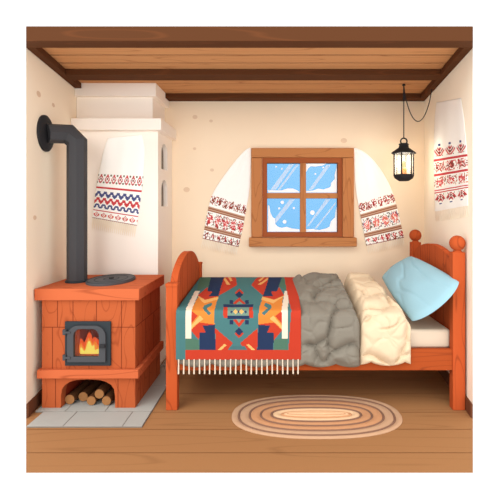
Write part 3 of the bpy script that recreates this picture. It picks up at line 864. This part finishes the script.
def towel(name, label, left, right, nv, nu, bands, mapf, nrmf, wave, fr, solid=.004, folds=2.5):
    """left and right: edge points from top to the woven bottom; fr: the two fringe ends"""
    def samp(L, t):
        seg = [math.dist(a, c) for a, c in zip(L, L[1:])]; T = sum(seg)*t
        for (a, c), s in zip(zip(L, L[1:]), seg):
            if T <= s+1e-9: k = T/s; return (a[0]+(c[0]-a[0])*k, a[1]+(c[1]-a[1])*k)
            T -= s
        return L[-1]
    def smooth(L):
        for _ in range(2):
            o = [L[0]]
            for a, c in zip(L, L[1:]): o += [(a[0]*.75+c[0]*.25, a[1]*.75+c[1]*.25), (a[0]*.25+c[0]*.75, a[1]*.25+c[1]*.75)]
            L = o+[L[-1]]
        return L
    Ls, Rs = smooth(left), smooth(right)
    def pos(u, v):
        a, c = samp(Ls, min(v, 1)), samp(Rs, min(v, 1))
        q = (a[0]+(c[0]-a[0])*u, a[1]+(c[1]-a[1])*u)
        if v > 1:
            k = v-1; e = (fr[0][0]+(fr[1][0]-fr[0][0])*u, fr[0][1]+(fr[1][1]-fr[0][1])*u)
            q = (q[0]+(e[0]-q[0])*k, q[1]+(e[1]-q[1])*k)
        dpt = wave*(.5+.5*math.sin(u*folds*2*math.pi+v*1.2))*(.35+.65*min(v, 1))+.0025
        return mapf(q[0], q[1], dpt)
    def mfn(i, j):
        v = (j+.5)/nv
        for v0, v1, fn in bands:
            if v0 <= v < v1: return TI[fn(i, (v-v0)/(v1-v0), nu)]
        return 0
    root = thing(name, label, 'towel', pos(.5, 0), 'embroidered towels')
    b = MB(); b.grid(pos, nu, nv, mfn)
    b.build('linen_cloth', [M[k] for k in TM], root, solid=0, recalc=False)
    o = root.children[0]
    sm = o.modifiers.new('cloth_thickness', 'SOLIDIFY'); sm.thickness = .002; sm.offset = 0
    b = MB(); ns_ = 22
    for k in range(ns_):
        u0 = (k+.12)/ns_; u1 = (k+.88)/ns_
        p = [pos(u0, .995), pos(u1, .995), pos(u1, 1.5), pos((u0+u1)/2+.006, 2.0), pos(u0, 1.5)]
        n_ = nrmf*.0015
        b.add([q+n_ for q in p]+[q-n_ for q in p], [(0,1,2,3,4),(9,8,7,6,5)]+[(i, (i+1)%5, 5+(i+1)%5, 5+i) for i in range(5)], 0)
    o = b.build('fringe', M['linen_fringe'], root); o['label'] = 'cream fringe along the lower edge'
    return root
yc = dc-D; y_b = wy
m_ch = lambda px, py, e: at(px, py, D/(dc-e))
m_bw = lambda px, py, e: at(px, py, D/(DB-e))
fw = Vector((0,-1,0))
towel('embroidered_towel', 'white towel with red diamonds and blue zigzag embroidery hanging on the chimney breast',
      [(108,138),(105,146),(102.4,155),(98.5,174),(95.5,192),(92.4,218)], [(141.6,134.8),(144.2,143),(144.8,156),(143.2,180),(140.5,200),(136.8,226)], 92, 56,
      [(.44,.585,diamonds(8,'r','d','g')),(.605,.628,line('r')),(.66,.735,zig(8,'n')),(.735,.81,zig(8,'r')),(.81,.875,zig(8,'n')),(.888,.905,line('r')),(.908,.985,diamonds(9,'r','o')),(.985,1.01,line('d'))],
      m_ch, fw, .010, ((91,229.6),(135,237.6)))
wl = [(.575,.665,flower(9,'db','bdr',3,.66)),(.68,.725,stripes('tbtb')),(.735,.865,flower(11,'rp','gbdr',4,.7)),(.875,.915,stripes('tbtb')),(.925,.985,flower(9,'dp','gbd',6)),(.985,1.01,line('d'))]
towel('embroidered_towel', 'white towel with red flower embroidery draped on the wall left of the window',
      [(249.5,147.6),(243,151.5),(228,170),(214,190),(209,203),(202.5,239)], [(251,148.2),(250.8,170),(249.4,192),(245.4,214),(242,232),(238.3,247.4)], 92, 52, wl, m_bw, fw, .012, ((200,249),(236.6,256.5)))
wr_ = [(.565,.655,flower(9,'dr','bdr',8,.66)),(.67,.715,stripes('tbtb')),(.725,.86,flower(13,'po','gnrb',10,.7)),(.87,.91,stripes('tbtb')),(.92,.985,flower(9,'rp','gdd',12)),(.985,1.01,line('d'))]
towel('embroidered_towel', 'white towel with pink flower embroidery draped on the wall right of the window',
      [(354,148.2),(354.4,170),(355.6,190),(359,208),(363,228),(366.4,246)], [(355.5,147.6),(366,152.5),(379,166),(389.5,184),(396.6,204),(404,238)], 92, 52, wr_, m_bw, fw, .012, ((368,254.6),(404.8,246.4)))
# the fourth hangs on the right wall
wa = (W(XR(DB),DB,0)-W(XR(D),D,0)).normalized(); wnr = Vector((-wa.y, wa.x, 0)).normalized()
if wnr.x > 0: wnr = -wnr
def m_rw(px, py, e):
    # point where the wall meets this bearing, lifted off the plaster by e
    r = 1-(473-px)/148.0
    return at(px, py, r) + wnr*e
towel('embroidered_towel', 'white towel with red tree and rosette embroidery hanging on the right wall above the headboard',
      [(437,102.5),(435,118),(434.4,145),(434.8,170),(436,212)], [(461.5,98),(465,120),(467.6,150),(468.4,180),(468.6,206)], 96, 45,
      [(.385,.505,trees(15,'r','d')),(.525,.540,line('r')),(.55,.645,flower(15,'dp','rdp',21,.66)),(.658,.673,line('r')),(.685,.785,flower(15,'rp','odb',24,.66)),(.80,.815,line('r')),(.822,.836,stripes('rd')),(.842,.94,trees(15,'r','d',True))],
      m_rw, wnr, .008, ((436.2,221.8),(468.8,217)))

# ------------------------------------------------------------------ lantern
rl = .7456; dl = D/rl
lan = thing('candle_lantern', 'black iron candle lantern hanging from the ceiling boards on a thin cord', 'lantern', at(404, 181, rl))
def lx(px): return (px-278)/rl*U
def lz(py): return (210-py)/rl*U+H
lc = Vector((lx(403.8), dl-D, 0)); k_ = U/rl
def hexl(prof, m, name, seg=6, parent=lan, smooth=False, rot=0.0):
    b = MB(); b.lathe([(max(.0005, r*k_), lz(py)) for r, py in prof], lc, seg=seg, smooth=smooth, rot=rot); return b.build(name, m, parent)
hexl([(5,181),(9.4,178.2),(10.4,175.6),(10.4,174.6),(0,174.6)], M['iron_dark'], 'base')
roof = hexl([(0,153.8),(12.4,153.8),(12.4,152.6),(5.2,147.6),(4.6,145.2),(5.4,144.6),(4.2,143.4),(0,143.2)], M['iron_dark'], 'roof')
b = MB(); rg = []
for i in range(21):
    a = 2*math.pi*i/20; rg.append(Vector((lc.x+3.2*k_*math.cos(a), lc.y, lz(141.4)+3.2*k_*math.sin(a))))
b.tube(rg, .7*k_, 8); b.build('hanging_ring', M['iron_dark'], roof)
for i in range(6):
    a = 2*math.pi*i/6
    p = lc+Vector((9.6*k_*math.cos(a), 9.6*k_*math.sin(a), 0))
    b = MB(); b.tube([p+EZ*lz(174.8), p+EZ*lz(153.7)], .75*k_, 6); b.build('corner_bar', M['iron_dark'], lan)
for i in range(6):
    a, c = 2*math.pi*i/6, 2*math.pi*(i+1)/6
    p, q = [lc+Vector((9.3*k_*math.cos(t), 9.3*k_*math.sin(t), 0)) for t in (a, c)]
    p, q = p.lerp(q, .06), q.lerp(p, .06); m_ = ((p+q)/2-lc).normalized()*.0015
    b = MB(); zA, zB_ = EZ*lz(174.6), EZ*lz(153.9)
    b.hexa([p+zA, q+zA, q+zA+m_, p+zA+m_, p+zB_, q+zB_, q+zB_+m_, p+zB_+m_]); b.build('glass_pane', M['clear'], lan)
can = thing('candle', 'small orange candle burning inside the hanging lantern', 'candle', lc+EZ*(lz(174.5)))
hexl([(0,174.5),(2.8,174.5),(2.8,169),(2.5,168.4),(0,168.6)], M['candle'], 'wax', 16, can, True)
hexl([(0,168.4),(.9,167.6),(1.9,165.4),(1.7,163.6),(.9,161.6),(0,160)], M['candle_flame'], 'candle_flame', 14, can, True)
# cord: straight drop from the ceiling with a loose loop to the side beam
b = MB(); zt_ = ZC*U+H-.001
b.tube([Vector((lc.x, lc.y, zt_)), Vector((lc.x, lc.y, lz(138.2)))], .5*k_, 8)
e1 = Vector((XR(dl)*U-.035, lc.y+.0, ZB*U+H-.002)); s1 = Vector((lc.x+.003, lc.y, lz(88)))
lp = []
for i in range(25):
    t = i/24; x = s1.x+(e1.x-s1.x)*t
    sag = (1-(2*t-1)**2)**.8
    z = s1.z+(e1.z-s1.z)*t - .31*sag
    lp.append(Vector((x, lc.y, z)))
b.tube(lp, .45*k_, 8)
b.tube([Vector((lc.x, lc.y, lz(86))), Vector((lc.x+.002, lc.y, lz(100)))], [.6*k_, 1.1*k_], 8)
b.build('cord', M['iron_dark'], lan)
b = MB(); b.lathe([(.001, 0), (1.8*k_, 0), (1.2*k_, .012), (.001, .013)], Vector((lc.x, lc.y, zt_-.0125)), seg=12); b.build('ceiling_hook', M['iron_dark'], lan)

# ------------------------------------------------------------------ light
wd_ = bpy.data.worlds.new('white_daylight'); SC.world = wd_; wd_.use_nodes = True
bg = wd_.node_tree.nodes['Background']; bg.inputs['Color'].default_value = (1, 1, 1, 1); bg.inputs['Strength'].default_value = 2.7
def light(name, kind, loc, energy, color=(1,1,1), **kw):
    l = bpy.data.lights.new(name, kind); l.energy = energy; l.color = color
    for k, v in kw.items(): setattr(l, k, v)
    o = bpy.data.objects.new(name, l); C.objects.link(o); o.location = loc; return o
s = light('low_sun', 'SUN', (1, -4, 2), 1.15, (1, .99, .97), angle=math.radians(18))
s.rotation_euler = Vector((-.1, 1, -.12)).to_track_quat('-Z', 'Y').to_euler()
s = light('high_fill_sun', 'SUN', (-3, -4, 4), 2.7, (1, .99, .97), angle=math.radians(40))  # added second sun, a fill to brighten the furniture tops
s.rotation_euler = Vector((.42, .62, -.85)).to_track_quat('-Z', 'Y').to_euler()
light('fire_glow', 'POINT', W(sx(88), ds0+.11, sz(340)), .3, (1, .5, .2), shadow_soft_size=.03)
light('candle_glow', 'POINT', lc+EZ*lz(163), 12.0, (1, .9, .74), shadow_soft_size=.04)

# ------------------------------------------------------------------ camera
cam = bpy.data.cameras.new('camera'); co = bpy.data.objects.new('camera', cam); C.objects.link(co)
co.location = (0, -D, H); co.rotation_euler = (math.pi/2, 0, 0)
cam.sensor_width = 36; cam.lens = FD/500*36
cam.shift_x = -(278-250)/500; cam.shift_y = -(250-210)/500
cam.clip_start = .05
SC.camera = co
vs = SC.view_settings
vs.view_transform = 'Standard'; vs.look = 'None'; vs.gamma = 1; vs.use_curve_mapping = False; vs.exposure = -0.78
SC.cycles.max_bounces = 10; SC.cycles.diffuse_bounces = 6; SC.cycles.transparent_max_bounces = 12
